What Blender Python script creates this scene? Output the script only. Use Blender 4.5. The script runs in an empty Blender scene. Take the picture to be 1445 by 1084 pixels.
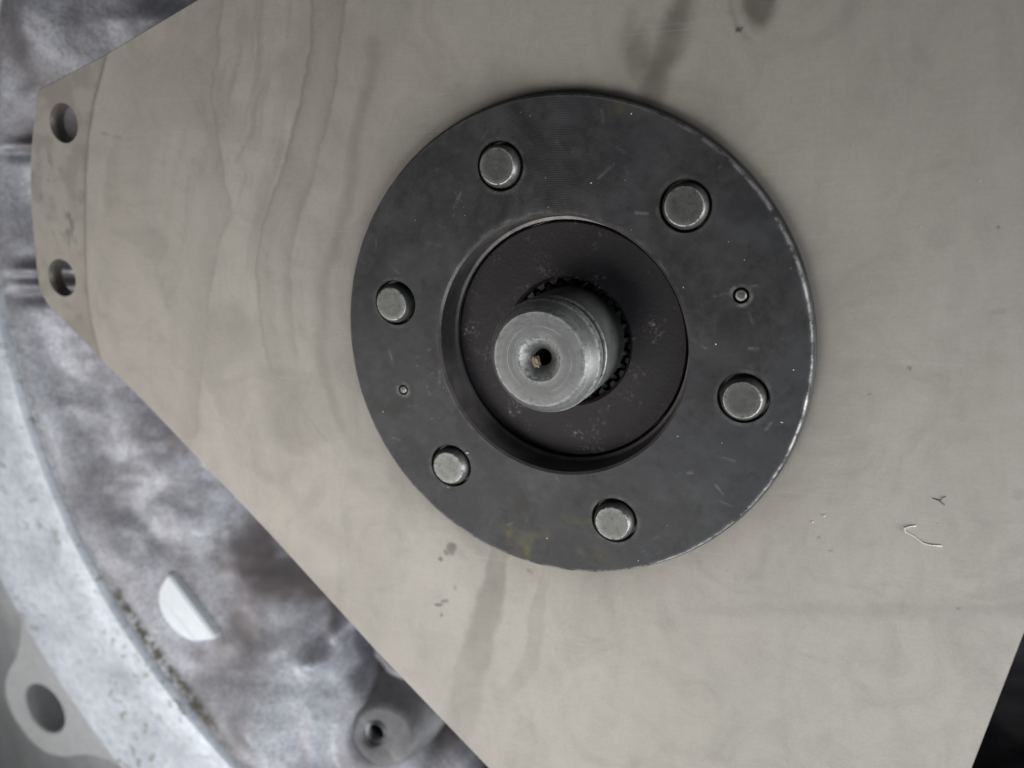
import bpy, bmesh, math, random
import numpy as np
from mathutils import Matrix, Vector, noise
from mathutils.geometry import delaunay_2d_cdt

random.seed(7); rng = np.random.default_rng(7)
S = 0.001                       # all sizes below are millimetres
sc = bpy.context.scene
col = sc.collection

# ------------------------------------------------------------------ camera
cam_d = bpy.data.cameras.new('camera'); cam = bpy.data.objects.new('camera', cam_d); col.objects.link(cam)
CAM = (75.7, 47.48, 211.18)
ROT = ((0.92416, -0.05944, 0.37736), (-0.03813, 0.96853, 0.24595), (-0.3801, -0.24169, 0.89281))
m = Matrix(ROT).to_4x4(); m.translation = Vector(CAM) * S
cam.matrix_world = m
cam_d.sensor_width = 36; cam_d.lens = 29.9
cam_d.clip_start = 0.005; cam_d.clip_end = 20
cam_d.dof.use_dof = True; cam_d.dof.focus_distance = 0.224; cam_d.dof.aperture_fstop = 9.5
sc.camera = cam

# ------------------------------------------------------------------ light
w = bpy.data.worlds.new('World'); sc.world = w; w.use_nodes = True
w.node_tree.nodes['Background'].inputs[0].default_value = (0.82, 0.90, 1.0, 1)
w.node_tree.nodes['Background'].inputs[1].default_value = 0.04
def area(name, loc, target, size, power, color, size_y=None):
    d = bpy.data.lights.new(name, 'AREA'); d.energy = power; d.color = color
    d.shape = 'RECTANGLE'; d.size = size * S; d.size_y = (size_y or size) * S
    o = bpy.data.objects.new(name, d); col.objects.link(o)
    o.location = Vector(loc) * S
    o.rotation_euler = (Vector(target) - Vector(loc)).to_track_quat('-Z', 'Y').to_euler()
    return o
area('window_light', (-300, -280, 420), (-185, -110, 0), 420, 0.56, (1.0, 0.985, 0.965), 380).data.spread = math.radians(74)
area('workshop_lamp', (200, -400, 340), (40, -185, 0), 420, 0.27, (0.86, 0.95, 1.0), 320).data.spread = math.radians(54)
area('right_fill_light', (490, -170, 95), (0, -50, 5), 280, 0.30, (0.97, 0.99, 1.0), 150).data.spread = math.radians(60)  # added low lamp on the right to light shaft, flange and bolt sides
vs = sc.view_settings
vs.view_transform = 'Standard'; vs.look = 'None'; vs.exposure = 0; vs.gamma = 1; vs.use_curve_mapping = False

# ------------------------------------------------------------------ node helpers
class NT:
    def __init__(s, name):
        s.m = bpy.data.materials.new(name); s.m.use_nodes = True
        s.t = s.m.node_tree; s.b = s.t.nodes['Principled BSDF']
    def n(s, kind, **kw):
        nd = s.t.nodes.new(kind)
        for k, v in kw.items(): setattr(nd, k, v)
        return nd
    def put(s, sock, v):
        if hasattr(v, 'is_output') or isinstance(v, bpy.types.NodeSocket): s.t.links.new(v, sock)
        else: sock.default_value = v
    def coord(s): return s.n('ShaderNodeTexCoord').outputs['Object']
    def mapping(s, v, scale=(1, 1, 1), rot=(0, 0, 0)):
        nd = s.n('ShaderNodeMapping'); s.put(nd.inputs[0], v)
        nd.inputs['Scale'].default_value = scale; nd.inputs['Rotation'].default_value = rot
        return nd.outputs[0]
    def noise(s, v, per_mm, detail=4, rough=0.55, dist=0.0, color=False):
        nd = s.n('ShaderNodeTexNoise'); s.put(nd.inputs['Vector'], v)
        nd.inputs['Scale'].default_value = per_mm / S; nd.inputs['Detail'].default_value = detail
        nd.inputs['Roughness'].default_value = rough; nd.inputs['Distortion'].default_value = dist
        return nd.outputs[1 if color else 0]
    def voro(s, v, per_mm, feature='F1', rnd=1.0):
        nd = s.n('ShaderNodeTexVoronoi', feature=feature); s.put(nd.inputs['Vector'], v)
        nd.inputs['Scale'].default_value = per_mm / S; nd.inputs['Randomness'].default_value = rnd
        return nd.outputs[0]
    def ramp(s, f, stops):
        nd = s.n('ShaderNodeValToRGB'); s.put(nd.inputs[0], f)
        e = nd.color_ramp.elements
        while len(e) < len(stops): e.new(0.5)
        for el, (p, c) in zip(e, stops):
            el.position = p; el.color = (c, c, c, 1) if isinstance(c, (int, float)) else (*c, 1)
        return nd.outputs[0]
    def rng(s, f, a, b, c=0.0, d=1.0):
        nd = s.n('ShaderNodeMapRange'); s.put(nd.inputs[0], f)
        for i, x in enumerate((a, b, c, d)): nd.inputs[i + 1].default_value = x
        return nd.outputs[0]
    def math(s, op, a, b=0.0):
        nd = s.n('ShaderNodeMath', operation=op); s.put(nd.inputs[0], a); s.put(nd.inputs[1], b)
        return nd.outputs[0]
    def mix(s, f, a, b, mode='MIX'):
        nd = s.n('ShaderNodeMix', data_type='RGBA', blend_type=mode)
        s.put(nd.inputs[0], f); s.put(nd.inputs[6], c4(a)); s.put(nd.inputs[7], c4(b))
        return nd.outputs[2]
    def attr(s, name):
        nd = s.n('ShaderNodeAttribute', attribute_name=name)
        sp = s.n('ShaderNodeSeparateColor'); s.t.links.new(nd.outputs[0], sp.inputs[0])
        return sp.outputs
    def bump(s, h, strength, dist_mm, prev=None):
        nd = s.n('ShaderNodeBump'); s.put(nd.inputs['Height'], h)
        nd.inputs['Strength'].default_value = strength; nd.inputs['Distance'].default_value = dist_mm * S
        if prev is not None: s.t.links.new(prev, nd.inputs['Normal'])
        return nd.outputs[0]
    def done(s, color, metallic=0.0, rough=0.5, normal=None, spec=0.5):
        s.put(s.b.inputs['Base Color'], c4(color)); s.put(s.b.inputs['Metallic'], metallic)
        s.put(s.b.inputs['Roughness'], rough); s.b.inputs['Specular IOR Level'].default_value = spec
        if normal is not None: s.t.links.new(normal, s.b.inputs['Normal'])
        return s.m
def c4(c):
    return (*c, 1.0) if isinstance(c, tuple) and len(c) == 3 else c

def mat_plate():
    t = NT('beige_plate_metal'); co = t.coord(); a = t.attr('stain')
    big = t.noise(co, 0.018, 4, 0.55, 0.6)
    c = t.mix(big, (0.437, 0.395, 0.346), (0.517, 0.475, 0.424))
    mid = t.noise(t.mapping(co, (1, 0.45, 1)), 0.09, 5, 0.6, 0.8)
    c = t.mix(t.rng(mid, 0.45, 0.75, 0, 0.35), c, (0.32, 0.298, 0.265))
    fine = t.noise(co, 1.6, 3, 0.6)
    c = t.mix(t.rng(fine, 0.3, 0.8, 0, 0.22), c, (0.23, 0.21, 0.175))
    blot = t.noise(co, 0.045, 6, 0.7, 1.2)
    c = t.mix(t.rng(blot, 0.50, 0.68, 0, 0.30), c, (0.26, 0.235, 0.20))
    c = t.mix(t.rng(blot, 0.30, 0.46, 0.16, 0), c, (0.56, 0.53, 0.48))
    gr = t.noise(t.mapping(co, (0.06, 1, 1), (0, 0, 0.04)), 2.2, 3, 0.6)
    c = t.mix(t.rng(gr, 0.45, 0.75, 0, 0.10), c, (0.25, 0.23, 0.195))
    c = t.mix(a[0], c, (0.19, 0.168, 0.142))
    c = t.mix(a[2], c, (0.085, 0.072, 0.052))
    c = t.mix(a[1], c, (0.035, 0.033, 0.032))
    sp = t.voro(co, 0.075); spm = t.rng(sp, 0.018, 0.034, 1, 0)
    gate = t.rng(t.noise(co, 0.03, 1), 0.45, 0.62)
    c = t.mix(t.math('MULTIPLY', t.math('MULTIPLY', spm, gate), 0.6), c, (0.08, 0.07, 0.06))
    # hair-fine handling scratches
    sx = t.noise(t.mapping(co, (0.02, 1, 1), (0, 0, 0.5)), 1.4, 2)
    c = t.mix(t.rng(sx, 0.66, 0.74, 0, 0.10), c, (0.62, 0.60, 0.55))
    nr = t.bump(t.noise(co, 2.4, 4, 0.6), 0.12, 0.15)
    nr = t.bump(gr, 0.12, 0.10, nr)
    nr = t.bump(big, 0.15, 1.2, nr)
    r = t.math('ADD', t.rng(mid, 0.2, 0.8, 0.48, 0.60), t.math('MULTIPLY', a[0], -0.08))
    return t.done(c, 0.08, r, nr, 0.35)

def mat_plate_edge():
    t = NT('plate_cut_edge'); co = t.coord()
    n = t.noise(co, 0.5, 4)
    return t.done(t.mix(n, (0.10, 0.09, 0.075), (0.20, 0.18, 0.15)), 0.3, 0.5)

def mat_flange():
    t = NT('blackened_flange_steel'); co = t.coord(); a = t.attr('stain')
    n1 = t.noise(co, 0.05, 5, 0.6, 0.8); n2 = t.noise(co, 0.35, 4, 0.6)
    c = t.mix(t.rng(n1, 0.34, 0.66), (0.020, 0.0178, 0.0172), (0.058, 0.0545, 0.0535))
    hue = t.noise(co, 0.022, 2, 0.5)
    c = t.mix(t.rng(hue, 0.40, 0.60, 0, 0.7), c, t.mix(0.4, c, (0.046, 0.050, 0.062)))
    n4 = t.noise(co, 0.16, 6, 0.75, 0.3)
    c = t.mix(t.rng(n4, 0.52, 0.66, 0, 0.6), c, (0.017, 0.015, 0.014))
    c = t.mix(t.rng(n2, 0.5, 0.8, 0, 0.4), c, (0.085, 0.082, 0.083))
    c = t.mix(a[2], c, (0.085, 0.085, 0.088))
    c = t.mix(t.math('MULTIPLY', a[1], t.rng(n2, 0.25, 0.6)), c, (0.14, 0.125, 0.03))
    # bare-metal specks
    v = t.voro(co, 0.42); g = t.rng(t.noise(co, 0.11, 2), 0.56, 0.70)
    c = t.mix(t.math('MULTIPLY', t.rng(v, 0.028, 0.06, 1, 0), g), c, (0.55, 0.54, 0.52))
    wear = t.math('MULTIPLY', a[0], t.rng(t.noise(co, 0.22, 4, 0.7), 0.40, 0.60))
    c = t.mix(wear, c, (0.50, 0.49, 0.475))
    # turning marks of the lathe: concentric
    sep = t.n('ShaderNodeSeparateXYZ'); t.t.links.new(co, sep.inputs[0])
    rr = t.math('SQRT', t.math('ADD', t.math('POWER', sep.outputs[0], 2.0), t.math('POWER', sep.outputs[1], 2.0)))
    tm = t.math('SINE', t.math('MULTIPLY', rr, 2 * math.pi / (0.55 * S)))
    nr = t.bump(tm, 0.14, 0.05)
    nr = t.bump(t.noise(co, 1.2, 4, 0.65), 0.16, 0.12, nr)
    r = t.rng(n1, 0.25, 0.75, 0.42, 0.60)
    return t.done(c, t.math('ADD', 0.15, t.math('MULTIPLY', wear, 0.5)), r, nr, 0.32)

def mat_dark_cast(name, c0, c1, rough, metal=0.3, bs=0.25, sc_mm=0.8, chips=0.0):
    t = NT(name); co = t.coord()
    n1 = t.noise(co, 0.09, 5, 0.6, 0.5); n2 = t.noise(co, sc_mm, 4, 0.65)
    c = t.mix(t.rng(n1, 0.3, 0.7), c0, c1)
    if chips:
        v = t.voro(co, 0.38); g = t.rng(t.noise(co, 0.09, 3, 0.7), 0.53, 0.68)
        c = t.mix(t.math('MULTIPLY', t.math('MULTIPLY', t.rng(v, 0.08, 0.22, 1, 0), g), chips), c, (0.30, 0.235, 0.18))
        c = t.mix(t.math('MULTIPLY', t.rng(n2, 0.50, 0.68, 0, 0.9), g), c, (0.15, 0.128, 0.13))
    nr = t.bump(n2, bs, 0.25)
    return t.done(c, metal, rough, nr)

def mat_shaft():
    t = NT('turned_shaft_steel'); co = t.coord(); a = t.attr('stain')
    n1 = t.noise(co, 0.22, 5, 0.65, 0.5)
    c = t.mix(t.rng(n1, 0.3, 0.7), (0.115, 0.118, 0.115), (0.195, 0.198, 0.193))
    n2 = t.noise(co, 1.5, 4, 0.65)
    c = t.mix(t.rng(n2, 0.5, 0.75, 0, 0.5), c, (0.15, 0.148, 0.14))
    sep = t.n('ShaderNodeSeparateXYZ'); t.t.links.new(co, sep.inputs[0])
    rr = t.math('SQRT', t.math('ADD', t.math('POWER', sep.outputs[0], 2.0), t.math('POWER', sep.outputs[1], 2.0)))
    cmb = t.n('ShaderNodeCombineXYZ'); t.t.links.new(rr, cmb.inputs[0])
    arc = t.noise(cmb.outputs[0], 2.6, 3, 0.7)
    gate = t.rng(t.noise(co, 0.16, 2), 0.44, 0.58)
    c = t.mix(t.math('MULTIPLY', t.rng(arc, 0.56, 0.64), gate), c, (0.42, 0.415, 0.40))
    sm = t.rng(t.noise(co, 0.27, 3, 0.6), 0.60, 0.72)
    c = t.mix(t.math('MULTIPLY', sm, 0.6), c, (0.10, 0.09, 0.075))
    c = t.mix(a[1], c, (0.03, 0.025, 0.02))
    wear = t.math('MULTIPLY', a[0], t.rng(t.noise(co, 0.9, 4, 0.7), 0.38, 0.55))
    c = t.mix(wear, c, (0.60, 0.595, 0.58))
    nr = t.bump(arc, 0.18, 0.10)
    nr = t.bump(n2, 0.22, 0.15, nr)
    return t.done(c, 0.3, t.rng(n1, 0.3, 0.7, 0.38, 0.50), nr)

def mat_bolt():
    t = NT('bolt_end_steel'); co = t.coord(); a = t.attr('stain')
    oi = t.n('ShaderNodeObjectInfo')
    vec = t.n('ShaderNodeVectorMath', operation='ADD'); t.t.links.new(co, vec.inputs[0])
    t.t.links.new(oi.outputs['Location'], vec.inputs[1]); v = vec.outputs[0]
    n1 = t.noise(v, 0.3, 5, 0.65)
    c = t.mix(t.rng(n1, 0.3, 0.7), (0.095, 0.098, 0.091), (0.165, 0.166, 0.154))
    c = t.mix(t.rng(oi.outputs['Random'], 0, 1, 0, 0.45), c, (0.06, 0.06, 0.056))
    c = t.mix(t.rng(t.noise(v, 0.55, 5, 0.75), 0.50, 0.68, 0, 0.7), c, (0.055, 0.05, 0.042))
    c = t.mix(t.rng(t.noise(v, 1.6, 4), 0.55, 0.75, 0, 0.6), c, (0.08, 0.08, 0.075))
    wear = t.math('MULTIPLY', a[0], t.rng(t.noise(v, 0.8, 4, 0.75), 0.36, 0.52))
    c = t.mix(wear, c, (0.72, 0.71, 0.68))
    nr = t.bump(t.noise(v, 1.1, 4, 0.6), 0.25, 0.15)
    return t.done(c, 0.55, 0.42, nr)

def mat_cast(name, c0, c1, dirt, rough=0.42, metal=0.55, dirt_amt=0.5, dscale=0.03, marks=False, sand=False):
    t = NT(name); co = t.coord(); a = t.attr('stain')
    n1 = t.noise(co, dscale, 6, 0.6, 0.2); n2 = t.noise(co, 0.25, 5, 0.65); n3 = t.noise(co, 1.0, 4, 0.6)
    c = t.mix(t.rng(n2, 0.3, 0.7), c0, c1)
    c = t.mix(t.rng(n1, 0.42, 0.72, 0, dirt_amt), c, dirt)
    c = t.mix(t.math('MULTIPLY', t.rng(n3, 0.58, 0.72), 0.25), c, dirt)
    if sand:
        b = t.noise(co, 0.09, 6, 0.72, 0.25)
        c = t.mix(t.rng(b, 0.52, 0.68, 0, 0.45), c, (0.15, 0.122, 0.125))
        c = t.mix(t.rng(b, 0.30, 0.44, 0.35, 0), c, (0.68, 0.71, 0.78))
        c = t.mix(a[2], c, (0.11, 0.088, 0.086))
        c = t.mix(t.rng(t.noise(co, 0.7, 5, 0.75), 0.45, 0.62, 0, 0.5), c, (0.14, 0.132, 0.145))
    if marks:
        c = t.mix(t.rng(t.noise(co, 0.35, 6, 0.75), 0.50, 0.66, 0, 0.45), c, (0.30, 0.32, 0.35))
        sc1 = t.noise(t.mapping(co, (0.03, 1, 1), (0, 0, 0.9)), 0.9, 2); c = t.mix(t.rng(sc1, 0.64, 0.70, 0, 0.4), c, (0.28, 0.30, 0.32))
        mk = t.math('MULTIPLY', t.rng(t.noise(t.mapping(co, (1, 1, 1)), 0.16, 4, 0.75, 0.5), 0.575, 0.61), t.rng(t.noise(co, 0.02, 2), 0.36, 0.54))
        c = t.mix(t.math('MULTIPLY', mk, 0.7), c, (0.16, 0.165, 0.10))
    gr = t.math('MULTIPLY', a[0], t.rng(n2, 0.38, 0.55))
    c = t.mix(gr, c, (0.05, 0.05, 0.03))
    nr = t.bump(n2, 0.15, 0.8); nr = t.bump(n3, 0.25, 0.4, nr)
    return t.done(c, metal, t.rng(n1, 0.3, 0.7, rough - 0.06, rough + 0.10), nr)

M = dict(
    plate=mat_plate(), plate_edge=mat_plate_edge(), flange=mat_flange(),
    bore=mat_dark_cast('bore_wall_steel', (0.09, 0.083, 0.083), (0.20, 0.185, 0.176), 0.30, 0.55, 0.12),
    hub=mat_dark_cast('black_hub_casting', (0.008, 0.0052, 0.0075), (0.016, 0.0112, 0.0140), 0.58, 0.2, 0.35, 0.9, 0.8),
    spline=mat_dark_cast('shade_black_spline_steel', (0.006, 0.005, 0.006), (0.012, 0.010, 0.010), 0.55, 0.1),  # teeth near black: the shadow that hides them is in the colour
    shaft=mat_shaft(), bolt=mat_bolt(),
    black=mat_dark_cast('dark_gap', (0.010, 0.009, 0.009), (0.018, 0.016, 0.016), 0.7, 0.0),
    rim=mat_cast('machined_aluminium_rim', (0.56, 0.60, 0.66), (0.74, 0.78, 0.84), (0.33, 0.36, 0.40), 0.48, 0.2, 0.8, 0.03, True),
    lug=mat_cast('cast_aluminium_lug', (0.40, 0.41, 0.42), (0.50, 0.51, 0.52), (0.30, 0.29, 0.28), 0.5, 0.3, 0.4),
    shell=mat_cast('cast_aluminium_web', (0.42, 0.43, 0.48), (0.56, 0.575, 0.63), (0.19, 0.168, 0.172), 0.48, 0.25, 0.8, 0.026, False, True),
    boss=mat_cast('cast_boss', (0.19, 0.187, 0.195), (0.28, 0.275, 0.28), (0.07, 0.06, 0.065), 0.5, 0.3, 0.7),
    pad=mat_cast('bright_machined_pad', (0.80, 0.84, 0.88), (0.88, 0.91, 0.94), (0.7, 0.73, 0.77), 0.5, 0.0, 0.2),  # specular white of the flat face is put into the base colour
    shaded=mat_dark_cast('shade_black_hollow', (0.012, 0.010, 0.014), (0.030, 0.024, 0.030), 0.55, 0.1, 0.4, 0.4),  # hollow and hole floors: deep shade put into the colour
    tan=mat_dark_cast('tan_casting_sand', (0.33, 0.26, 0.17), (0.48, 0.40, 0.28), 0.8, 0.0),
)
def plain(name, c, r=0.6):
    t = NT(name); n = t.noise(t.coord(), 1.0, 3)
    return t.done(t.mix(n, tuple(x * 0.85 for x in c), c), 0, r)
M['white_fibre'] = plain('white_fibre', (0.93, 0.90, 0.80)); M['dark_fibre'] = plain('dark_fibre', (0.06, 0.055, 0.06))
M['dust'] = plain('pale_dust', (0.70, 0.69, 0.66)); M['floor'] = plain('grey_workbench', (0.50, 0.46, 0.41))

# ------------------------------------------------------------------ mesh helpers
def link(name, V, F, mat, parent=None, stain=None, smooth=True, loc=(0, 0, 0)):
    me = bpy.data.meshes.new(name)
    V = np.asarray(V, float) * S
    me.from_pydata(V.tolist(), [], F if isinstance(F, list) else F.tolist())
    if stain is not None:
        at = me.attributes.new('stain', 'FLOAT_COLOR', 'POINT')
        a = np.ones((len(V), 4)); a[:, :3] = stain
        at.data.foreach_set('color', a.ravel())
    me.materials.append(mat)
    if smooth: me.polygons.foreach_set('use_smooth', [True] * len(me.polygons))
    me.update()
    o = bpy.data.objects.new(name, me); col.objects.link(o)
    o.location = Vector(loc) * S
    if parent is not None: o.parent = parent
    return o
def tag(o, label=None, cat=None, group=None, kind=None):
    if label: o['label'] = label
    if cat: o['category'] = cat
    if group: o['group'] = group
    if kind: o['kind'] = kind
    return o
def empty(name, loc=(0, 0, 0)):
    o = bpy.data.objects.new(name, None); o.empty_display_size = 0.01; col.objects.link(o)
    o.location = Vector(loc) * S; return o
def sharp(o, deg=32):
    """smooth shading that keeps edges sharper than deg"""
    bm = bmesh.new(); bm.from_mesh(o.data)
    for e in bm.edges:
        if len(e.link_faces) == 2 and e.calc_face_angle(0) > math.radians(deg): e.smooth = False
    bm.to_mesh(o.data); bm.free(); return o
def lathe(name, prof, mat, parent=None, n=96, wear=None, loc=(0, 0, 0), cap=True, wob=0.0, deg=32):
    """prof: (r, z) from outside down/up; a leading or trailing r=0 closes the end"""
    V, F, A = [], [], []; rows = []
    for k, (r, z) in enumerate(prof):
        wv = wear[k] if wear else (0, 0, 0)
        if r < 1e-6:
            rows.append([len(V)]); V.append((0, 0, z)); A.append(wv)
        else:
            row = []
            for i in range(n):
                a = 2 * math.pi * i / n
                q = 1 + wob * noise.noise(Vector((math.cos(a) * 3, math.sin(a) * 3, k * 5.3 + r)))
                row.append(len(V)); V.append((r * q * math.cos(a), r * q * math.sin(a), z)); A.append(wv)
            rows.append(row)
    for r0, r1 in zip(rows, rows[1:]):
        if len(r0) == 1 and len(r1) == 1: continue
        for i in range(n):
            j = (i + 1) % n
            if len(r0) == 1: F.append((r0[0], r1[i], r1[j]))
            elif len(r1) == 1: F.append((r0[i], r1[0], r0[j]))
            else: F.append((r0[i], r1[i], r1[j], r0[j]))
    # profiles run so that faces point outward when going inwards->outwards at top; flip check
    o = link(name, V, F, mat, parent, np.array(A), True, loc)
    bm = bmesh.new(); bm.from_mesh(o.data); bmesh.ops.recalc_face_normals(bm, faces=bm.faces); bm.to_mesh(o.data); bm.free()
    return sharp(o, deg)
def circle(cx, cy, r, n):
    a = np.arange(n) * 2 * np.pi / n
    return np.c_[cx + r * np.cos(a), cy + r * np.sin(a)]
def inside(P, loop):
    x, y = P[:, 0], P[:, 1]; r = np.zeros(len(P), bool); L = np.asarray(loop)
    for (x0, y0), (x1, y1) in zip(L, np.roll(L, -1, 0)):
        c = (y0 > y) != (y1 > y)
        with np.errstate(divide='ignore', invalid='ignore'):
            r ^= c & (x < (x1 - x0) * (y - y0) / (y1 - y0) + x0)
    return r
def segdist(P, A, B):
    A = np.array(A, float); B = np.array(B, float); d = B - A; L = d @ d
    t = np.clip((P - A) @ d / max(L, 1e-9), 0, 1)
    return np.hypot(*(P - A - t[:, None] * d).T), t
def polydist(P, pts):
    D = np.full(len(P), 1e9); T = np.zeros(len(P)); side = np.zeros(len(P)); n = len(pts) - 1
    for i in range(n):
        d, t = segdist(P, pts[i], pts[i + 1]); b = d < D
        D[b] = d[b]; T[b] = (i + t[b]) / n
        e = np.subtract(pts[i + 1], pts[i]); cr = e[0] * (P[:, 1] - pts[i][1]) - e[1] * (P[:, 0] - pts[i][0])
        side[b] = np.sign(cr[b])
    return D, T, side
def sstep(x, a, b):
    t = np.clip((x - a) / (b - a), 0, 1); return t * t * (3 - 2 * t)
def vnoise(P, per_mm, seed=0, octv=3):
    """vectorised value noise on x, y (0..1)"""
    out = np.zeros(len(P)); amp = 1; tot = 0; f = per_mm
    for o in range(octv):
        g = np.random.default_rng(seed * 17 + o).random((257, 257))
        x = P[:, 0] * f + 91.7; y = P[:, 1] * f + 53.1
        xi = np.floor(x).astype(int); yi = np.floor(y).astype(int); u = x - xi; v = y - yi
        u = u * u * (3 - 2 * u); v = v * v * (3 - 2 * v); a = xi % 256; b = yi % 256
        out += amp * ((g[a, b] * (1 - u) + g[a + 1, b] * u) * (1 - v) + (g[a, b + 1] * (1 - u) + g[a + 1, b + 1] * u) * v)
        tot += amp; amp *= 0.5; f *= 2
    return out / tot
def sheet(loops, pts):
    """triangulated flat sheet: loops[0] outline, the others holes; pts inner points"""
    V = []; E = []
    for L in loops:
        b = len(V); V += [tuple(p) for p in L]; E += [(b + i, b + (i + 1) % len(L)) for i in range(len(L))]
    nb = len(V); V += [tuple(p) for p in pts]
    vo, eo, fo, ov, oe, of = delaunay_2d_cdt([Vector(v) for v in V], E, [], 0, 1e-5)
    P = np.array([(v.x, v.y) for v in vo]); T = np.array(fo); c = P[T].mean(1)
    keep = inside(c, loops[0])
    for L in loops[1:]: keep &= ~inside(c, L)
    T = T[keep]
    a = P[T[:, 1]] - P[T[:, 0]]; b = P[T[:, 2]] - P[T[:, 0]]
    fl = a[:, 0] * b[:, 1] - a[:, 1] * b[:, 0] < 0
    T[fl] = T[fl][:, ::-1]
    return P, T
def band(top, levels, closed=True):
    """wall strips through loops: levels = list of (offset loop, z array)"""
    V = []; F = []; n = len(top)
    for L, z in levels:
        zz = np.broadcast_to(z, (n,)); V += [(p[0], p[1], q) for p, q in zip(L, zz)]
    for k in range(len(levels) - 1):
        for i in range(n if closed else n - 1):
            j = (i + 1) % n
            F.append((k * n + i, (k + 1) * n + i, (k + 1) * n + j, k * n + j))
    return V, F
def offset(L, d):
    L = np.asarray(L); t = np.roll(L, -1, 0) - np.roll(L, 1, 0); t /= np.hypot(*t.T)[:, None] + 1e-9
    area2 = np.sum(L[:, 0] * np.roll(L[:, 1], -1) - L[:, 1] * np.roll(L[:, 0], -1))
    nrm = np.c_[t[:, 1], -t[:, 0]] * (1 if area2 > 0 else -1)
    return L + nrm * d
def resample(L, step):
    L = np.asarray(L, float); out = []
    for a, b in zip(L, np.roll(L, -1, 0)):
        k = max(1, int(np.hypot(*(b - a)) / step)); out += [a + (b - a) * i / k for i in range(k)]
    return np.array(out)
def rounded(pts, radii, seg=6):
    """polygon with rounded corners"""
    pts = np.asarray(pts, float); out = []
    for i, p in enumerate(pts):
        a = pts[i - 1] - p; b = pts[(i + 1) % len(pts)] - p; r = radii[i]
        if r <= 0: out.append(p); continue
        a /= np.hypot(*a); b /= np.hypot(*b)
        for k in range(seg + 1):
            t = k / seg; out.append(p + (1 - t) ** 2 * a * r + t ** 2 * b * r)
    return np.array(out)
def tube(name, pts, rad, mat, parent=None, n=6, closed=False):
    V = []; F = []; P = [Vector(p) for p in pts]
    for i, p in enumerate(P):
        d = (P[min(i + 1, len(P) - 1)] - P[max(i - 1, 0)]).normalized()
        s = d.cross(Vector((0, 0, 1))).normalized() if abs(d.z) < 0.99 else Vector((1, 0, 0))
        u = s.cross(d)
        for k in range(n):
            a = 2 * math.pi * k / n; V.append(p + (s * math.cos(a) + u * math.sin(a)) * rad)
    for i in range(len(P) - 1):
        for k in range(n): F.append((i * n + k, i * n + (k + 1) % n, (i + 1) * n + (k + 1) % n, (i + 1) * n + k))
    F.append(tuple(range(n))[::-1]); F.append(tuple(range((len(P) - 1) * n, len(P) * n)))
    return link(name, V, F, mat, parent)

# ------------------------------------------------------------------ workbench under everything
tag(link('workbench', [(-1500, -1500, -190), (1500, -1500, -190), (1500, 1500, -190), (-1500, 1500, -190)], [(0, 1, 2, 3)], M['floor']), kind='structure')

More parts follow.
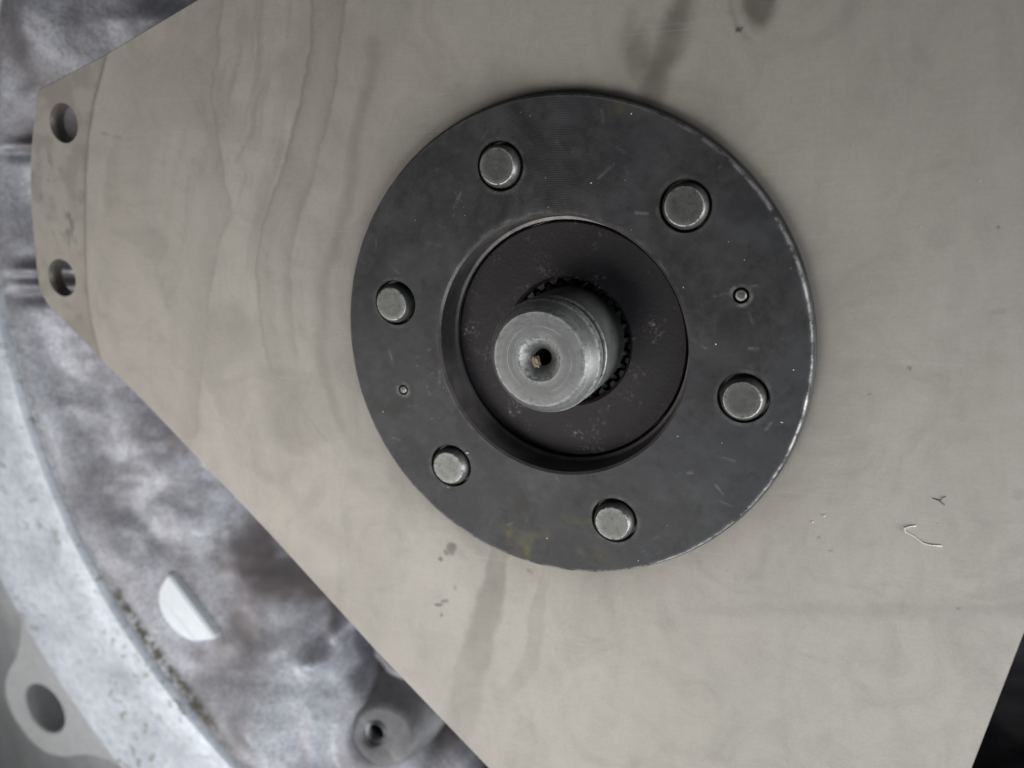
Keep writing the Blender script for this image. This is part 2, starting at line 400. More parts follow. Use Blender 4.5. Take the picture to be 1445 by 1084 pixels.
# ------------------------------------------------------------------ bell housing (behind and below the plate)
housing = tag(empty('bell_housing', (0, 0, -190)), 'blurred cast aluminium bell housing behind the beige plate, with bright round rim', 'housing')
HO = (0, 0, 190)            # parts are written in scene millimetres, so shift them back up
RI, RO, ZR = 250.5, 309.5, -25.0
def shell_z(r): return -27 - (247 - r) * 0.5
def build_shell():
    rs = np.r_[np.linspace(40, 120, 20), np.arange(121, 247.5, 1.0)]
    th = np.radians(np.r_[np.arange(20, 100, 2.0), np.arange(100, 294, 0.36)])
    R, T = np.meshgrid(rs, th, indexing='ij'); X = (R * np.cos(T)).ravel(); Y = (R * np.sin(T)).ravel()
    P = np.c_[X, Y]; r = R.ravel()
    z = shell_z(r)
    z0 = z.copy(); z += (vnoise(P, 0.018, 1, 2) - 0.5) * 14 + (vnoise(P, 0.05, 2, 2) - 0.5) * 4.0 + (np.abs(vnoise(P, 0.08, 8, 2) - 0.5)) * -2.2
    z += (vnoise(P, 0.30, 3, 2) - 0.5) * 0.4
    # swelling under the bright lower corner and casting lumps by the boss
    def blob(cx, cy, rx, ry, h, rot=0.0):
        c, s = math.cos(rot), math.sin(rot); u = (X - cx) * c + (Y - cy) * s; v = -(X - cx) * s + (Y - cy) * c
        return h * np.exp(-((u / rx) ** 2 + (v / ry) ** 2))
    z += blob(-150, -170, 28, 20, 9, 0.6) + blob(-128, -150, 7, 5, 5) + blob(-121, -141, 3, 7, 4, 0.5)
    z += blob(-205, 95, 14, 30, 7, 0.2) + blob(-165, 104, 10, 6, 7) - blob(-208, 70, 9, 20, 8, -0.2)
    z -= blob(-130, -95, 30, 25, 7) - blob(-205, -60, 12, 30, 5, 0.5)
    # curved step beside the boss (pocket), radial ribs by the plate's tab
    for (A, B, h, w_) in (((-250, 64), (-215, 62.5), 4.5, 2.2), ((-252, 16), (-205, 13.5), 6, 2.6), ((-252, 10), (-205, 7.0), 5, 3.0)):
        d, _ = segdist(P, A, B); z += h * np.exp(-(d / w_) ** 2)
    for (A, B, h, w_) in (((-238, 60.2), (-215, 59.5), 6, 1.3), ((-252, 5.0), (-212, 2.5), 6, 2.2), ((-250, 12.8), (-212, 10.6), 4, 1.2)):
        d, _ = segdist(P, A, B); z -= h * np.exp(-(d / w_) ** 2)
    z = z0 + (z - z0) * sstep(247 - r, 0, 14)
    for cx, cy, rr in ((-184, -129, 20), (-100, -180, 17)):
        k = sstep(np.hypot(X - cx, Y - cy), rr * 0.75, rr * 1.3); z = z0 + (z - z0) * k
    d, t, s_ = polydist(P, [(-115, -145), (-112, -154), (-104, -161), (-94, -164.5), (-86, -163), (-78, -155)])
    z -= 20 * np.exp(-(d / 4.2) ** 2)
    z -= 24 * np.exp(-(((X + 79) / 6) ** 2 + ((Y + 172) / 9) ** 2))
    d, t, s_ = polydist(P, [(-80, -168), (-68, -175), (-54, -187)]); z -= 14 * np.exp(-(d / 4) ** 2)
    z -= 14 * np.exp(-(np.hypot(X + 101, Y + 177.4) / 8.5) ** 4)
    st = np.zeros((len(X), 3)); ang = np.degrees(np.arctan2(Y, X)) % 360
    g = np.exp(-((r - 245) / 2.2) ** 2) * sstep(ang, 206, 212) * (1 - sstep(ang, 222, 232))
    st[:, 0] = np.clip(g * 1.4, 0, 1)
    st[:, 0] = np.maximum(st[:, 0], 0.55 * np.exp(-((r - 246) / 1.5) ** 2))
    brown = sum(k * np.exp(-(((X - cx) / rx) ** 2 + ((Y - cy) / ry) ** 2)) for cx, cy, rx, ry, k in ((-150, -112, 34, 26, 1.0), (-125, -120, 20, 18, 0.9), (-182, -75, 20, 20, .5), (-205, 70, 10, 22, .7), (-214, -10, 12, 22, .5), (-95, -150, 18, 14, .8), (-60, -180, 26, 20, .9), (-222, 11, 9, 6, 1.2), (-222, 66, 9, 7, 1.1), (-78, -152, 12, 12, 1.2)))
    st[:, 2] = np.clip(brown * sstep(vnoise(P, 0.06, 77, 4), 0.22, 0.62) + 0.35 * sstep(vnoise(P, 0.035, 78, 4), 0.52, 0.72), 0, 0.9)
    nr, nt = len(rs), len(th)
    I = np.arange(nr * nt).reshape(nr, nt)
    F = np.stack([I[:-1, :-1], I[1:, :-1], I[1:, 1:], I[:-1, 1:]], -1).reshape(-1, 4)
    V = np.c_[X, Y, z] + HO
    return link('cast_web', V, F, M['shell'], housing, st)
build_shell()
def shell_at(x, y, off=0.0): return (x, y, shell_z(math.hypot(x, y)) + off)

def build_rim():
    n = 720; prof = [(247.0, -29.5), (249.6, -27.0), (250.6, ZR - 0.4), (251.6, ZR), (265, ZR), (280, ZR), (295, ZR), (307.6, ZR), (309.0, ZR - 1.2), (309.6, ZR - 3), (309.6, -52)]
    V = []; A = []
    for k, (r, z) in enumerate(prof):
        for i in range(n):
            a = 2 * math.pi * i / n; wob = 0.8 * noise.noise(Vector((math.cos(a) * 14, math.sin(a) * 14, 0))) if k < 4 else 0
            V.append(((r + wob) * math.cos(a), (r + wob) * math.sin(a), z + 190)); 
    V = np.array(V); X, Y = V[:, 0], V[:, 1]; r = np.hypot(X, Y); P = V[:, :2]
    st = np.zeros((len(V), 3))
    F = []
    for k in range(len(prof) - 1):
        for i in range(n):
            j = (i + 1) % n; F.append((k * n + i, (k + 1) * n + i, (k + 1) * n + j, k * n + j))
    o = link('rim', V, F, M['rim'], housing, st); return sharp(o, 40)
build_rim()

def build_casing():
    th = np.radians(np.arange(0, 360, 1.0)); rs = np.r_[np.linspace(309.3, 345, 24), np.linspace(350, 600, 40), 604, 606]
    R, T = np.meshgrid(rs, th, indexing='ij'); X = (R * np.cos(T)).ravel(); Y = (R * np.sin(T)).ravel(); r = R.ravel()
    z = -50 - 38 * sstep(r, 309, 520) + (vnoise(np.c_[X, Y], 0.05, 61, 3) - 0.5) * 9 - 90 * sstep(r, 600, 606)
    z += 10 * np.exp(-(((np.degrees(np.arctan2(Y, X)) % 360) - 224.5) / 0.8) ** 2)
    I = np.arange(R.size).reshape(R.shape); J = np.roll(I, -1, 1)
    F = np.stack([I[:-1], I[1:], J[1:], J[:-1]], -1).reshape(-1, 4)
    link('outer_casing', np.c_[X, Y, z] + HO, F, M['lug'], housing, np.zeros((len(X), 3)))
build_casing()

def build_lug():
    c = np.array((-279.0, -197.0)); u = c / np.hypot(*c); v = np.array((-u[1], u[0]))
    def pt(a, b): return tuple(c + u * a + v * b)
    out = [pt(-34, -62), pt(-24, -40), pt(-8, -29), pt(8, -25), pt(19, -19), pt(25, -8), pt(25, 8), pt(19, 19), pt(8, 25), pt(-8, 29), pt(-24, 40), pt(-34, 62)]
    out = rounded(out, [0] + [5] * 10 + [0], 4)[::-1]
    if np.sum(out[:, 0] * np.roll(out[:, 1], -1) - out[:, 1] * np.roll(out[:, 0], -1)) < 0: out = out[::-1]
    hole = circle(*c, 13.0, 48); hi = circle(*c, 13.6, 48)
    P, T = sheet([out, hi], [])
    V = [(x, y, -32 + 190) for x, y in P]; F = [tuple(t) for t in T]
    for lo, levels in ((out, [(out, 158.), (offset(out, 1.0), 157.), (offset(out, 1.2), 130.), (offset(out, -2), 60.)]), (hi, [(hi, 158.), (hole, 157.3), (hole, 120.)])):
        b = len(V); v2, f2 = band(lo, levels); V += v2; F += [tuple(i + b for i in f) for f in f2]
    o = link('bolt_lug', V, F, M['lug'], housing, np.zeros((len(V), 3)))
    bm = bmesh.new(); bm.from_mesh(o.data); bmesh.ops.remove_doubles(bm, verts=bm.verts, dist=1e-6); bmesh.ops.recalc_face_normals(bm, faces=bm.faces)
    bm.to_mesh(o.data); bm.free(); sharp(o)
    link('hole_floor', [(c[0] + 16 * math.cos(a), c[1] + 16 * math.sin(a), 121.0) for a in np.arange(24) * math.pi / 12], [tuple(range(24))], M['shaded'], o)
build_lug()

def build_pad():
    top = [(-191.0, -115.2), (-194.4, -120.4), (-194.9, -126.2), (-192.3, -132.8), (-187.3, -138.2), (-181.3, -142.1), (-175.7, -141.4), (-171.2, -140.4)]
    L = resample(rounded(top, [0.5, 3, 3, 3, 3, 3, 3, 0.5], 3), 2.0)
    zt = np.array([-36.0 - 0.36 * ((p[0] + 184) * 0.815 + (p[1] + 130.5) * 0.58) for p in L]) + 191.0
    V = [(p[0], p[1], z) for p, z in zip(L, zt)]; F = [tuple(range(len(L)))]
    v2, f2 = band(L, [(L, zt), (offset(L, 0.9), zt - 0.9), (offset(L, 2.0), zt - 14)])
    b = len(V); V += v2; F += [tuple(i + b for i in f) for f in f2]
    o = link('machined_pad', V, F, M['pad'], housing, np.zeros((len(V), 3)), False)
    o['label'] = 'bright white D-shaped machined pad'
    bm = bmesh.new(); bm.from_mesh(o.data); bmesh.ops.remove_doubles(bm, verts=bm.verts, dist=1e-6); bmesh.ops.recalc_face_normals(bm, faces=bm.faces)
    bm.to_mesh(o.data); bm.free(); sharp(o)
build_pad()

def build_boss():
    # ear with an off-centre threaded hole
    c = np.array((-97.5, -178.0)); d = np.array((0.93, -0.36)); e = np.array((0.36, 0.93))
    a = np.arange(72) * 2 * np.pi / 72
    out = c + np.outer(12.0 * np.cos(a), d) + np.outer(9.2 * np.sin(a), e)
    hc = c - d * 3.8 - e * 0.8
    hi = circle(*hc, 5.4, 40); ho = circle(*hc, 4.7, 40); z0 = 190 - 47.5
    zt = lambda L: 190 + 2.2 + shell_z(np.hypot(*np.asarray(L).T))
    P, T = sheet([out, hi], [])
    V = np.c_[P, zt(P)].tolist(); F = [tuple(t) for t in T]
    for lo, levels in ((out, [(out, zt(out)), (offset(out, 1.4), zt(out) - 0.7), (offset(out, 2.6), zt(out) - 3), (offset(out, 5), zt(out) - 8), (offset(out, 10), zt(out) - 18)]), (hi, [(hi, zt(hi)), (ho, zt(ho) - 0.6), (ho, zt(ho) - 9)])):
        b = len(V); v2, f2 = band(lo, levels); V += v2; F += [tuple(i + b for i in f) for f in f2]
    o = link('threaded_boss', V, F, M['boss'], housing, np.zeros((len(V), 3)))
    bm = bmesh.new(); bm.from_mesh(o.data); bmesh.ops.remove_doubles(bm, verts=bm.verts, dist=1e-6); bmesh.ops.recalc_face_normals(bm, faces=bm.faces)
    bm.to_mesh(o.data); bm.free(); sharp(o, 40)
    loc = (hc[0], hc[1], float(zt(hc[None])[0]))
    lathe('hole_floor', [(0, -8), (4.65, -8)], M['shaded'], o, 24, loc=loc)
    lathe('thread', [(4.65, -1.0), (4.0, -1.6), (4.65, -2.2), (4.0, -2.8), (4.65, -3.4), (4.0, -4.0), (4.65, -4.6)], M['lug'], o, 40, loc=loc)
build_boss()

# the cavity, its deep shade painted in as black, seen past the plate's lower right edge: bottom and wall of the bell
def build_cavity():
    rs = np.linspace(20, 298, 80); th = np.radians(np.linspace(-95, 45, 120))
    R, T = np.meshgrid(rs, th, indexing='ij'); X = (R * np.cos(T)).ravel(); Y = (R * np.sin(T)).ravel()
    z = -118 + (vnoise(np.c_[X, Y], 0.05, 9, 4) - 0.5) * 14
    I = np.arange(R.size).reshape(R.shape)
    F = np.stack([I[:-1, :-1], I[1:, :-1], I[1:, 1:], I[:-1, 1:]], -1).reshape(-1, 4)
    o = link('cavity_floor', np.c_[X, Y, z] + HO, F, M['shaded'], housing); o['label'] = 'dark hollow of the housing, its shade painted black'
build_cavity()

# ------------------------------------------------------------------ beige plate
ZP, TH = -3.6, 6.0
plate_root = tag(empty('adapter_plate', (0, 0, ZP - TH)), 'large flat beige grey metal plate with oil streaks and a two-hole end tab', 'plate')
BEND = [(-146, 92), (-148.7, 86.8), (-157, 73), (-161.4, 63.3), (-165.5, 51), (-168.4, 38.5), (-171, 26), (-173.1, 14.5), (-174, 4), (-173.0, -5.5), (-172, -14)]
def build_plate():
    key = [(-110, 98.7), (-148.7, 86.8), (-182.0, 78.3), (-184.6, 71.5), (-187.4, 64.6), (-190, 57.5), (-191.9, 50.8), (-194.1, 40), (-195.6, 29.1), (-196.5, 20), (-196.9, 12), (-194.2, 6.2),
           (-155.6, -25.7), (-106.9, -69.6), (-68.3, -106.6), (-28.6, -142.0), (0, -167), (92, -190), (107.9, -105.4), (115.8, -64.8), (150, 108), (60, 150)]
    L = rounded(key, [0, 0, 1.6, 0, 0, 0, 0, 0, 0, 0, 3, 3, 0, 0, 0, 0, 14, 14, 0, 0, 14, 14], 5)[::-1]
    L = resample(L, 1.6)
    if np.sum(L[:, 0] * np.roll(L[:, 1], -1) - L[:, 1] * np.roll(L[:, 0], -1)) < 0: L = L[::-1]
    holes = [circle(-172.2, 67.5, 6.4, 56), circle(-184.9, 16.2, 6.6, 56)]
    bore = circle(0, 0, 42, 90)
    x = np.arange(-200, 155, 0.55); y = np.arange(-195, 155, 0.55)
    G = np.stack(np.meshgrid(x, y), -1).reshape(-1, 2); G = G + rng.uniform(-0.12, 0.12, G.shape)
    far = (G[:, 1] > 104) | (G[:, 0] > 128) | (G[:, 1] < -150)
    G = G[~far | (rng.random(len(G)) < 0.05)]
    G = G[inside(G, offset(L, -0.6))]
    G = G[np.hypot(*G.T) > 60]
    for c in ((-172.2, 67.5), (-184.9, 16.2)): G = G[np.hypot(G[:, 0] - c[0], G[:, 1] - c[1]) > 6.9]
    Pp, T = sheet([L] + holes + [bore], G)
    def zof(Q):
        d, t, s = polydist(Q, BEND)
        left = (s < 0)            # BEND runs downwards: the tab lies on its right-hand side
        return np.where(left, -0.35 * sstep(d, 0, 0.9) - 0.012 * d, 0.0)
    z = zof(Pp)
    # ---- stains (dirt with its own shape)
    P = Pp + np.c_[vnoise(Pp, 0.12, 21) - 0.5, vnoise(Pp, 0.12, 22) - 0.5] * 3.0 + np.c_[vnoise(Pp, 0.5, 23) - 0.5, vnoise(Pp, 0.5, 24) - 0.5] * 0.8
    n1 = vnoise(Pp, 0.04, 31); n2 = vnoise(Pp, 0.16, 32)
    oil = np.zeros(len(P)); dark = np.zeros(len(P)); gre = np.zeros(len(P))
    def line(pts, w, s, fade=0.0):
        d, t, _ = polydist(P, pts)
        return s * np.exp(-(d / w) ** 2) * (1 - fade * t)
    S1 = [(-101, 99), (-101.8, 95.8), (-104.8, 86.4), (-109.3, 71.4), (-108.7, 61.1), (-108.1, 46.0), (-106.9, 37.7), (-113.7, 29.2), (-118.9, 15.8), (-123.1, -1.1), (-128.8, -21.4), (-134, -38)]
    S2L = [(-69, 100), (-70.0, 94.6), (-73.8, 77.5), (-78.6, 66.1), (-82.6, 55.4), (-89.5, 45.5), (-95.7, 32.8), (-100.6, 18.5), (-99.8, 2.3), (-99.9, -10.6), (-93.3, -17.9), (-86.6, -25.2), (-80, -34)]
    S2R = [(-58.5, 101), (-60.8, 89.7), (-66.2, 68.6), (-71.7, 56.0), (-76.8, 45.2), (-82.3, 35.0), (-87.7, 21.0), (-87.3, 8.4), (-88, -8)]
    S3 = [(-52, 82), (-54.6, 71.2), (-61.5, 52.4), (-65.9, 34.8), (-74.3, 18.7), (-78.5, -5.6), (-77.0, -18.0), (-74, -30)]
    S4 = [(-112, 99), (-115.7, 93.4), (-123.3, 84.2), (-136.7, 73.2), (-153.6, 56.3), (-158, 44)]
    def edge(pts, w, s, sign, fade=0.5):      # tide mark: crisp on one side, fading on the other
        d, t, sd = polydist(P, pts); k = np.where(sd * sign > 0, np.exp(-d / w), np.exp(-(d / 0.7) ** 2))
        return s * k * (1 - fade * t)
    oil = np.maximum(oil, edge(S1, 9, 0.22, -1, 0.1)); oil = np.maximum(oil, line(S1, 0.9, 0.34, 0.4))
    dl, tl, sl = polydist(P, S2L); dr, tr, sr = polydist(P, S2R)
    inb = (sl > 0) & (sr < 0)
    oil = np.maximum(oil, np.where(inb, 0.27 * np.exp(-np.minimum(dl, dr) / 14) * (1 - 0.45 * tl), 0))
    oil = np.maximum(oil, line(S2L, 0.9, 0.40, 0.2)); oil = np.maximum(oil, line(S2R, 0.9, 0.36, 0.5))
    oil = np.maximum(oil, edge(S2L, 10, 0.30, 1, 0.4))
    oil = np.maximum(oil, line(S3, 3.2, 0.30, 0.0)); oil = np.maximum(oil, edge(S3, 9, 0.22, 1, 0.2)); oil = np.maximum(oil, edge(S4, 14, 0.17, 1, 0.3))
    # finer runs that follow the big streak
    run = vnoise(np.c_[dl * sl, P[:, 1] * 0.09], 0.30, 61, 3); run2 = vnoise(np.c_[dl * sl, P[:, 1] * 0.05], 0.9, 62, 2)
    zone = np.exp(-((P[:, 0] + 92) / 38) ** 2) * sstep(P[:, 1], -22, 25)
    oil = oil * (0.62 + 0.75 * run)
    oil = np.maximum(oil, zone * (0.22 * sstep(run, 0.46, 0.80) + 0.10 * sstep(run2, 0.55, 0.8)))
    # wash of old oil over the left of the plate
    wash = np.exp(-((P[:, 0] + 95) / 45) ** 2) * sstep(n1, 0.42, 0.62) * 0.22
    oil = np.maximum(oil, wash)
    def taper(pts, w0, w1, s0, s1, soft=0.35):
        d, t, _ = polydist(P, pts); w = w0 + (w1 - w0) * t
        return (s0 + (s1 - s0) * t) * (1 - sstep(d / w, 1 - soft, 1 + soft)) * (0.75 + 0.5 * n2)
    B1 = [(-19, -60), (-21.1, -65.6), (-24.8, -78.9), (-26.9, -88.0), (-30.0, -96.5), (-33.3, -106.2), (-35.6, -115.9), (-37.8, -124.6), (-40, -132)]
    B2 = [(-5, -62), (-6.2, -69.1), (-9.8, -82.3), (-10.1, -90.9), (-12.0, -100.0), (-17.5, -108.4), (-23.8, -115.1)]
    oil = np.maximum(oil, taper(B1, 3.0, 6.5, 0.62, 0.12)); oil = np.maximum(oil, taper(B2, 1.9, 2.8, 0.32, 0.10))
    oil = np.maximum(oil, taper([(2, -66), (3, -80), (1, -95)], 2.0, 2.5, 0.16, 0.03))
    T1 = [(36, 100), (34.0, 87.0), (32.9, 84.0), (31.1, 79.6), (28.8, 73.8), (25.7, 69.6), (24.2, 62.5)]
    gre = np.maximum(gre, taper(T1, 2.6, 3.6, 0.40, 0.66, 0.75))
    gre = np.maximum(gre, taper([(21.0, 82), (20.5, 77), (22.5, 70)], 2.0, 4.0, 0.18, 0.50, 0.8))
    # grease halo creeping out round the flange's upper edge
    r = np.hypot(*P.T); an = np.degrees(np.arctan2(P[:, 1], P[:, 0]))
    up = np.exp(-((an - 80) / 55) ** 2)
    gre = np.maximum(gre, np.exp(-np.clip(r - 65.5, 0, None) / 3.2) * (0.12 + 0.36 * up) * (0.6 + 0.8 * n2))
    oil = np.maximum(oil, np.exp(-np.clip(r - 66, 0, None) / 9.0) * (0.22 + 0.28 * n1))
    # thumb smear at the top edge
    e = np.hypot((P[:, 0] - 49.5) / 5.2, (P[:, 1] - 82.5) / 7.0)
    gre = np.maximum(gre, (1 - sstep(e, 0.55, 1.05)) * (0.35 + 0.5 * n2)); gre = np.maximum(gre, 0.25 * np.exp(-((e - 1.22) / 0.10) ** 2) * sstep(50 - P[:, 0], 0, 4) )
    def dot(x, y, rx, ry, s):
        return s * (1 - sstep(np.hypot((P[:, 0] - x) / rx, (P[:, 1] - y) / ry), 0.6, 1.15))
    for a in ((44.8, 76.7, 0.8, 0.6, .9), (-37.1, -65.8, 1.9, 2.6, .55), (-38.5, -67.5, 1.2, 1.4, .5), (-41.2, -69.8, 1.0, 1.0, .55), (-42.8, -85.6, 1.9, 0.55, .55), (-40.5, -84.6, 1.2, 0.6, .5),
              (-36.9, -78.8, .6, .9, .4), (-42.4, -88.8, .8, .6, .4), (-11, -69.9, 1.0, .6, .35), (103.6, 12.3, 2.2, 0.8, .16), (111.8, -30.7, 1.2, 1.6, .14), (85.9, -1.7, .6, .6, .55),
              (-153.7, 62.9, 1.4, 0.8, .25), (-149.5, 61.6, 2.2, 0.6, .18), (90.3, 28.3, 3.5, 3.0, .06), (78, -8, .45, .4, .4), (72, -50, .5, .4, .4), (69, -47, .4, .4, .4), (101, -62, .45, .4, .35)):
        dark = np.maximum(dark, dot(*a) * (0.6 + 0.8 * n2))
    # tab: grey scuffing, the milled line and rub marks
    db, tb, sb = polydist(Pp, BEND); tab = sb < 0
    oil = np.maximum(oil, np.where(tab, 0.10 + 0.20 * sstep(n2, 0.4, 0.7), 0))
    oil = np.maximum(oil, np.exp(-(db / 0.8) ** 2) * 0.42 * (1 - 0.6 * tb) * (0.5 + n2))
    rub = np.where(tab, sstep(vnoise(Pp * [1, 0.35], 0.45, 41), 0.60, 0.78) * np.exp(-((Pp[:, 0] + 180) / 8) ** 2) * np.exp(-((Pp[:, 1] - 42) / 14) ** 2), 0)
    dark = np.maximum(dark, rub * 0.7)
    # faint straight line of shade painted in low on the right
    oil = np.maximum(oil, line([(35, -73.6), (85.4, -64.9), (118, -58.6)], 2.2, 0.13))
    st = np.clip(np.c_[oil * 1.4, dark, gre], 0, 1)
    V = np.c_[Pp, z + TH]
    o = link('plate_face', V, T, M['plate'], plate_root, st)
    # outer edge and hole walls
    zl = zof(L) + TH
    v, f = band(L, [(L, zl), (offset(L, 0.25), zl - 0.25), (offset(L, 0.25), 0.2), (offset(L, 0.0), 0.0)])
    link('plate_edge', v, f, M['plate_edge'], plate_root)
    Pu, Tu = sheet([L] + [offset(h, -0.25) for h in holes] + [bore], [])
    link('plate_underside', np.c_[Pu, np.full(len(Pu), 0.0)], Tu[:, ::-1], M['plate_edge'], plate_root, smooth=False)
    for h in holes:
        zh = zof(h) + TH; hi = offset(h, -0.25)
        v, f = band(h, [(h, zh), (hi, zh - 0.25), (hi, 0.0)]); f = [q[::-1] for q in f]
        link('tab_hole', v, f, M['plate_edge'], plate_root)
build_plate()

# ------------------------------------------------------------------ flange ring with bolts and dowel pins
flange = tag(empty('hub_flange', (0, 0, ZP)), 'dark round steel flange with six bolt ends, on the beige plate', 'flange')
FZ = -ZP                      # flange top, in the flange's own millimetres
BR = 50.2
BOLT = [BR * np.array((math.cos(math.radians(a)), math.sin(math.radians(a)))) for a in (106.8, 47.3, -12.1, -72.1, -132.8, -192.9)]
PIN = [(47.8, 15.3, 2.05, 1.45), (-48.4, -14.6, 1.55, 1.15)]
RF, RB = 64.7, 35.9
def build_flange():
    outer = circle(0, 0, RF, 360); inner = circle(0, 0, RB, 220)
    hs = [circle(c[0], c[1], 6.5, 56) for c in BOLT] + [circle(x, y, r, 28) for x, y, r, _ in PIN]
    pts = []
    for r in np.arange(RB + 0.35, RF - 0.1, 0.42):
        k = int(2 * math.pi * r / 0.5); a = np.arange(k) * 2 * np.pi / k + rng.random() * 6
        pts.append(np.c_[r * np.cos(a), r * np.sin(a)])
    G = np.vstack(pts)
    for c in BOLT: G = G[np.hypot(G[:, 0] - c[0], G[:, 1] - c[1]) > 6.75]
    for x, y, r, _ in PIN: G = G[np.hypot(G[:, 0] - x, G[:, 1] - y) > r + 0.25]
    P, T = sheet([outer, inner] + hs, G)
    def stains(P):
        r = np.hypot(*P.T); an = np.degrees(np.arctan2(P[:, 1], P[:, 0]))
        def arc(c, w): return np.exp(-(((an - c + 180) % 360 - 180) / w) ** 2)
        wear = np.exp(-np.clip(RF + 0.02 - r, 0, None) / 0.16) * np.clip(0.10 + 1.2 * arc(8, 42) + 0.75 * arc(-60, 35) + 0.4 * arc(-120, 30), 0, 1)
        wear = np.maximum(wear, np.exp(-np.clip(r - RB + 0.3, 0, None) / 0.5) * np.clip(0.7 * arc(105, 30) + 0.3 * arc(200, 40) + 0.35 * arc(45, 25), 0, 1))
        # scratches
        q = np.random.default_rng(5)
        for k in range(48):
            a0 = q.uniform(-180, 180); r0 = q.uniform(37, 63); L = q.uniform(1, 6); d = q.uniform(0, math.pi)
            A = np.array((r0 * math.cos(math.radians(a0)), r0 * math.sin(math.radians(a0)))); B = A + L * np.array((math.cos(d), math.sin(d)))
            near = np.hypot(*(P - A).T) < 8
            if near.any():
                dd, _ = segdist(P[near], A, B); wear[near] = np.maximum(wear[near], q.uniform(.06, .28) * np.exp(-(dd / 0.28) ** 2))
        for x, y, rr, _ in PIN: wear = np.maximum(wear, 0.35 * np.exp(-((np.hypot(P[:, 0] - x, P[:, 1] - y) - rr - 0.4) / 0.4) ** 2))
        for cx, cy in BOLT: wear = np.maximum(wear, 0.22 * np.exp(-((np.hypot(P[:, 0] - cx, P[:, 1] - cy) - 6.9) / 0.45) ** 2) * vnoise(P, 0.3, 57))
        n = vnoise(P, 0.13, 51); n2 = vnoise(P, 0.4, 52)
        yel = np.exp(-((np.hypot((P[:, 0] + 2) / 12, (P[:, 1] + 60) / 4)) ** 2)) + 0.8 * np.exp(-(np.hypot((P[:, 0] + 22) / 6, (P[:, 1] + 56) / 3.5) ** 2)) + 0.7 * np.exp(-(np.hypot((P[:, 0] - 6) / 5, (P[:, 1] + 52) / 3) ** 2)) + 0.4 * np.exp(-(np.hypot((P[:, 0] - 22) / 6, (P[:, 1] - 60.5) / 2) ** 2))
        yel = yel * sstep(n, 0.45, 0.65)
        scuf = sstep(vnoise(P, 0.08, 53), 0.5, 0.75) * 0.5 * n2 + 0.35 * arc(-70, 45) * n
        scuf = np.maximum(scuf, 0.8 * np.exp(-(np.hypot(P[:, 0] - 20, P[:, 1] - 33) / 6) ** 2) * n2)
        return np.clip(np.c_[wear, yel, scuf], 0, 1)
    st = stains(P); V = np.c_[P, np.full(len(P), FZ)]
    V = V.tolist(); F = [tuple(t) for t in T]; A = st.tolist()
    R2 = np.array
    # outer wall: worn bevel then a slightly flared side
    lv = [(outer, FZ), (outer * ((RF + 0.35) / RF), FZ - 0.3), (outer * ((RF + 0.7) / RF), FZ - 1.6), (outer * ((RF + 1.0) / RF), FZ - 1.9), (outer * ((RF + 1.1) / RF), 0.05)]
    v, f = band(outer, lv); b = len(V); V += v; F += [tuple(i + b for i in q) for q in f]
    A += stains(outer).tolist() * 2 + [[0, 0, 0.1]] * (360 * 3)
    link_o = link('flange_ring', V, F, M['flange'], flange, np.array(A)); sharp(link_o, 30)
    # bore wall, ledge and dark gap
    lathe('bore_wall', [(RB, FZ), (35.2, FZ - 0.6), (34.9, FZ - 7.6), (34.5, FZ - 8.3), (33.7, FZ - 8.6), (33.6, FZ - 16)], M['bore'], flange, 200)
    for (x, y) in BOLT: lathe('bolt_hole', [(6.5, FZ), (6.35, FZ - 0.2), (6.35, FZ - 3.4)], M['black'], flange, 56, loc=(x, y, 0))
    for (x, y, r, p) in PIN: lathe('pin_hole', [(r, FZ), (r - 0.1, FZ - 0.15), (r - 0.1, FZ - 2.5), (0, FZ - 2.5)], M['black'], flange, 28, loc=(x, y, 0))
    bolt = None
    for k, (x, y) in enumerate(BOLT):
        h = (2.3, 1.6, 2.3, 2.3, 2.0, 2.4)[k]; s = (1, 1.02, 1, 1, 1.0, 1)[k]
        prof = [(5.6 * s, -3.3), (5.6 * s, h - 1.9), (5.45 * s, h - 1.2), (4.8 * s, h - 0.2), (4.6 * s, h), (4.4 * s, h + 0.02), (3.0, h + 0.02), (1.5, h), (0, h)]
        wr = [(0, 0, 0), (0.0, 0, 0), (0.05, 0, 0), (0.15, 0, 0), (0.9, 0, 0), (0.12, 0, 0), (0.0, 0, 0), (0, 0, 0), (0, 0, 0)]
        b = lathe('bolt', prof, M['bolt'], flange, 56, wr, loc=(x, y, FZ), wob=0.008, deg=60)
        b.rotation_euler.z = k * 1.9
    for (x, y, r, p) in PIN:
        lathe('dowel_pin', [(p, -2.4), (p, -0.25), (p - 0.25, 0.02), (p * 0.5, 0.1), (0, 0.1)], M['bolt'], flange, 28, [(0, 0, 0), (0, 0, 0), (0.5, 0, 0), (0, 0, 0), (0, 0, 0)], loc=(x, y, FZ))
build_flange()

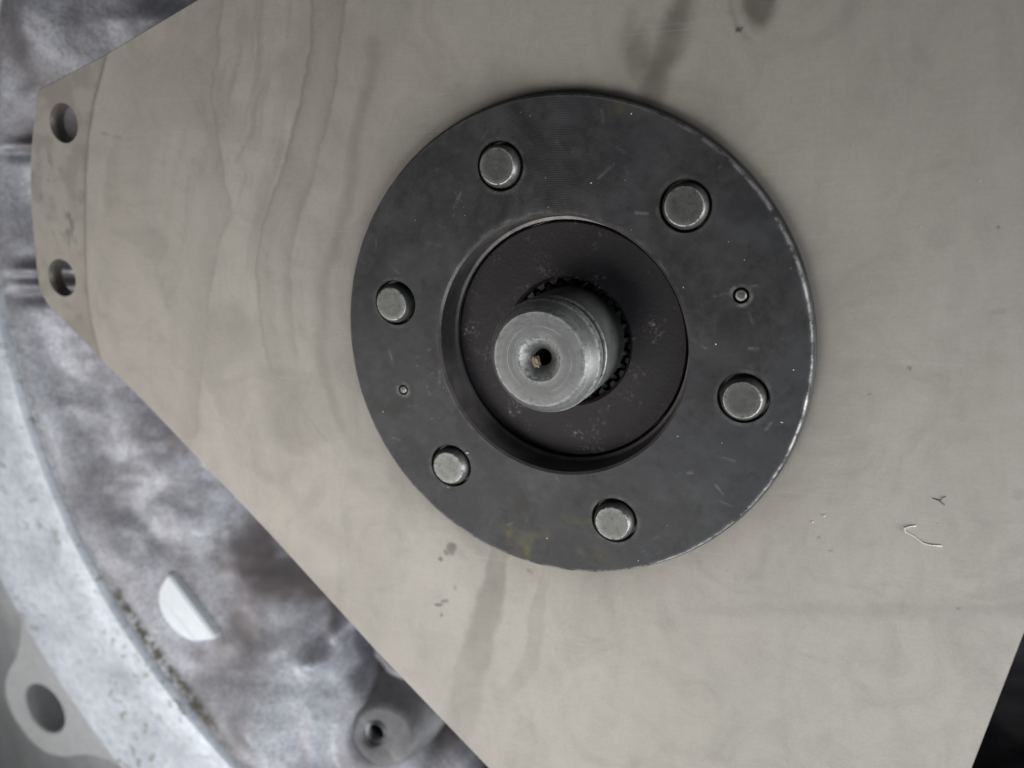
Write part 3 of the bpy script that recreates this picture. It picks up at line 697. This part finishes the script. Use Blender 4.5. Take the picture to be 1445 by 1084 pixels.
# ------------------------------------------------------------------ splined hub disc in the bore
hub = tag(empty('splined_hub', (0, 0, -20)), 'black cast disc with toothed centre hole, sunk inside the dark flange', 'hub disc')
def build_hub():
    z = 11.0                     # disc face 9 mm under the flange face
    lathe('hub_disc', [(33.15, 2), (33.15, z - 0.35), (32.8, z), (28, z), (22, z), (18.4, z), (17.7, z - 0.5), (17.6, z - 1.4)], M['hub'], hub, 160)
    N = 26                        # inner teeth
    L = []
    for i in range(N):
        a = 2 * math.pi * i / N; d = 2 * math.pi / N
        for f, r in ((0.02, 17.55), (0.40, 17.5), (0.56, 16.35), (0.84, 16.35)): L.append((r * math.cos(a + f * d), r * math.sin(a + f * d)))
    L = np.array(L); O = np.array([p / np.hypot(*p) * 17.6 for p in L])
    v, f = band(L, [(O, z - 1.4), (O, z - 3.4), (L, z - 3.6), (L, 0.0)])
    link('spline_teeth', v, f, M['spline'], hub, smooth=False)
    lathe('gap_floor', [(33.6, 1.0), (33.1, 1.0)], M['black'], hub, 64)
build_hub()

# ------------------------------------------------------------------ shaft
shaft = tag(empty('input_shaft', (0, 0, -60)), 'bright turned steel shaft end with centre-drilled hole, standing out of the black hub', 'shaft')
def build_shaft():
    z = 60.0
    p = [(15.25, z - 20), (15.25, z + 4.5), (15.0, z + 4.8), (14.35, z + 4.9), (14.3, z + 6.9), (14.8, z + 7.2), (15.05, z + 7.4), (15.1, z + 9.6), (14.9, z + 10.1), (14.5, z + 10.6),
         (12.7, z + 13.6), (12.3, z + 13.95), (11.5, z + 14.0), (9, z + 14.0), (7, z + 14.0), (5.75, z + 14.0), (5.35, z + 13.75), (3.4, z + 11.9), (2.3, z + 10.6), (2.15, z + 10.0), (2.1, z + 4), (0, z + 4)]
    w = [(0, 0, 0)] * len(p); w[7] = (0.3, 0, 0); w[8] = (0.6, 0, 0); w[6] = (.5, 0, 0); w[10] = (.2, 0, 0); w[11] = (0.4, 0, 0); w[12] = (.1, 0, 0); w[2] = (.5, 0, 0); w[16] = (0.8, 0, 0); w[15] = (0.3, 0, 0)
    w[3] = w[4] = (0, .75, 0); w[18] = (0, .45, 0); w[19] = (0, .9, 0); w[20] = (0, 1, 0); w[21] = (0, 1, 0)
    o = lathe('shaft_end', p, M['shaft'], shaft, 160, w, deg=24)
    # outer splines low on the shaft
    N = 26; L = []
    for i in range(N):
        a = 2 * math.pi * i / N; d = 2 * math.pi / N
        for f, r in ((0.08, 16.6), (0.30, 16.6), (0.50, 15.0), (0.90, 15.0)): L.append((r * math.cos(a + f * d), r * math.sin(a + f * d)))
    L = np.array(L); O = np.array([q / np.hypot(*q) * 14.85 for q in L])
    v, f = band(L, [(O, z - 11.6), (L, z - 12.4), (L, z - 20)])
    link('shaft_splines', v, f, M['spline'], shaft, smooth=False)
build_shaft()

# sandy grit lodged in the centre hole
def grit(name, c, r, mat, seed, sub=2):
    bm = bmesh.new(); bmesh.ops.create_icosphere(bm, subdivisions=sub, radius=1)
    for v in bm.verts:
        k = 1 + 0.5 * noise.noise(v.co * 1.4 + Vector((seed, 0, 0))) + 0.35 * noise.noise(v.co * 4 + Vector((seed, 3, 0))); v.co = Vector((v.co.x * r[0], v.co.y * r[1], v.co.z * r[2])) * k
    me = bpy.data.meshes.new(name); 
    for v in bm.verts: v.co *= S
    bm.to_mesh(me); bm.free(); me.materials.append(mat)
    o = bpy.data.objects.new(name, me); col.objects.link(o); o.location = Vector(c) * S; return o
tag(grit('grit_lump', (-2.0, -1.9, 10.9), (1.25, 2.1, 1.0), M['tan'], 3.1, 3), 'tan lump of grit lodged in the shaft centre hole', 'grit')

# ------------------------------------------------------------------ small loose things on the plate
zf = ZP + 0.18
tag(tube('lint_fibre', [(90.6, -40.9, zf), (89.2, -41.2, zf), (88.0, -41.9, zf + .1), (88.3, -42.8, zf + .1), (90.4, -43.8, zf), (92.4, -45.2, zf), (94.3, -45.5, zf), (96.6, -45.4, zf)], 0.17, M['white_fibre']),
    'thin white bent fibre lying on the beige plate right of the flange', 'fibre')
fy = empty('dark_fibre', (95.1, -33.8, ZP))
tag(fy, 'tiny dark forked hair on the beige plate above the white fibre', 'fibre')
tube('strand', [(-1.4, .4, .12), (0, 0, .14), (1.3, -1.1, .12)], 0.10, M['dark_fibre'], fy)
tube('strand', [(0.1, 0, .14), (.7, .8, .12), (1.4, 1.2, .12)], 0.08, M['dark_fibre'], fy)

def build_dust():
    bm = bmesh.new(); q = random.Random(11)
    def chip(x, y, z, r):
        k = bmesh.ops.create_icosphere(bm, subdivisions=1, radius=r)['verts']
        s = Vector((q.uniform(.6, 1.5), q.uniform(.6, 1.5), q.uniform(.4, .8)))
        for v in k: v.co = Vector((v.co.x * s.x, v.co.y * s.y, v.co.z * s.z)) * q.uniform(.85, 1.15) + Vector((x, y, z))
    for i in range(22):
        a = q.uniform(0, 2 * math.pi); r = q.uniform(37, 64)
        x, y = r * math.cos(a), r * math.sin(a)
        if any(math.hypot(x - b[0], y - b[1]) < 6.8 for b in BOLT): continue
        chip(x, y, 0.06, q.uniform(.08, .22))
    chip(-28.5, -32.2, .1, .42); chip(42, 3, .1, .3); chip(69.5, -41, ZP + .1, .3); chip(66.8, -43, ZP + .1, .3); chip(58.5, -16, .1, .3)
    for i in range(30):
        x = q.uniform(68, 112); y = q.uniform(-70, 60); chip(x, y, ZP + .04, q.uniform(.06, .14))
    for v in bm.verts: v.co *= S
    me = bpy.data.meshes.new('dust_specks'); bm.to_mesh(me); bm.free(); me.materials.append(M['dust'])
    o = bpy.data.objects.new('dust_specks', me); col.objects.link(o)
    tag(o, 'pale dust specks scattered over flange and plate', 'dust', kind='stuff')
build_dust()
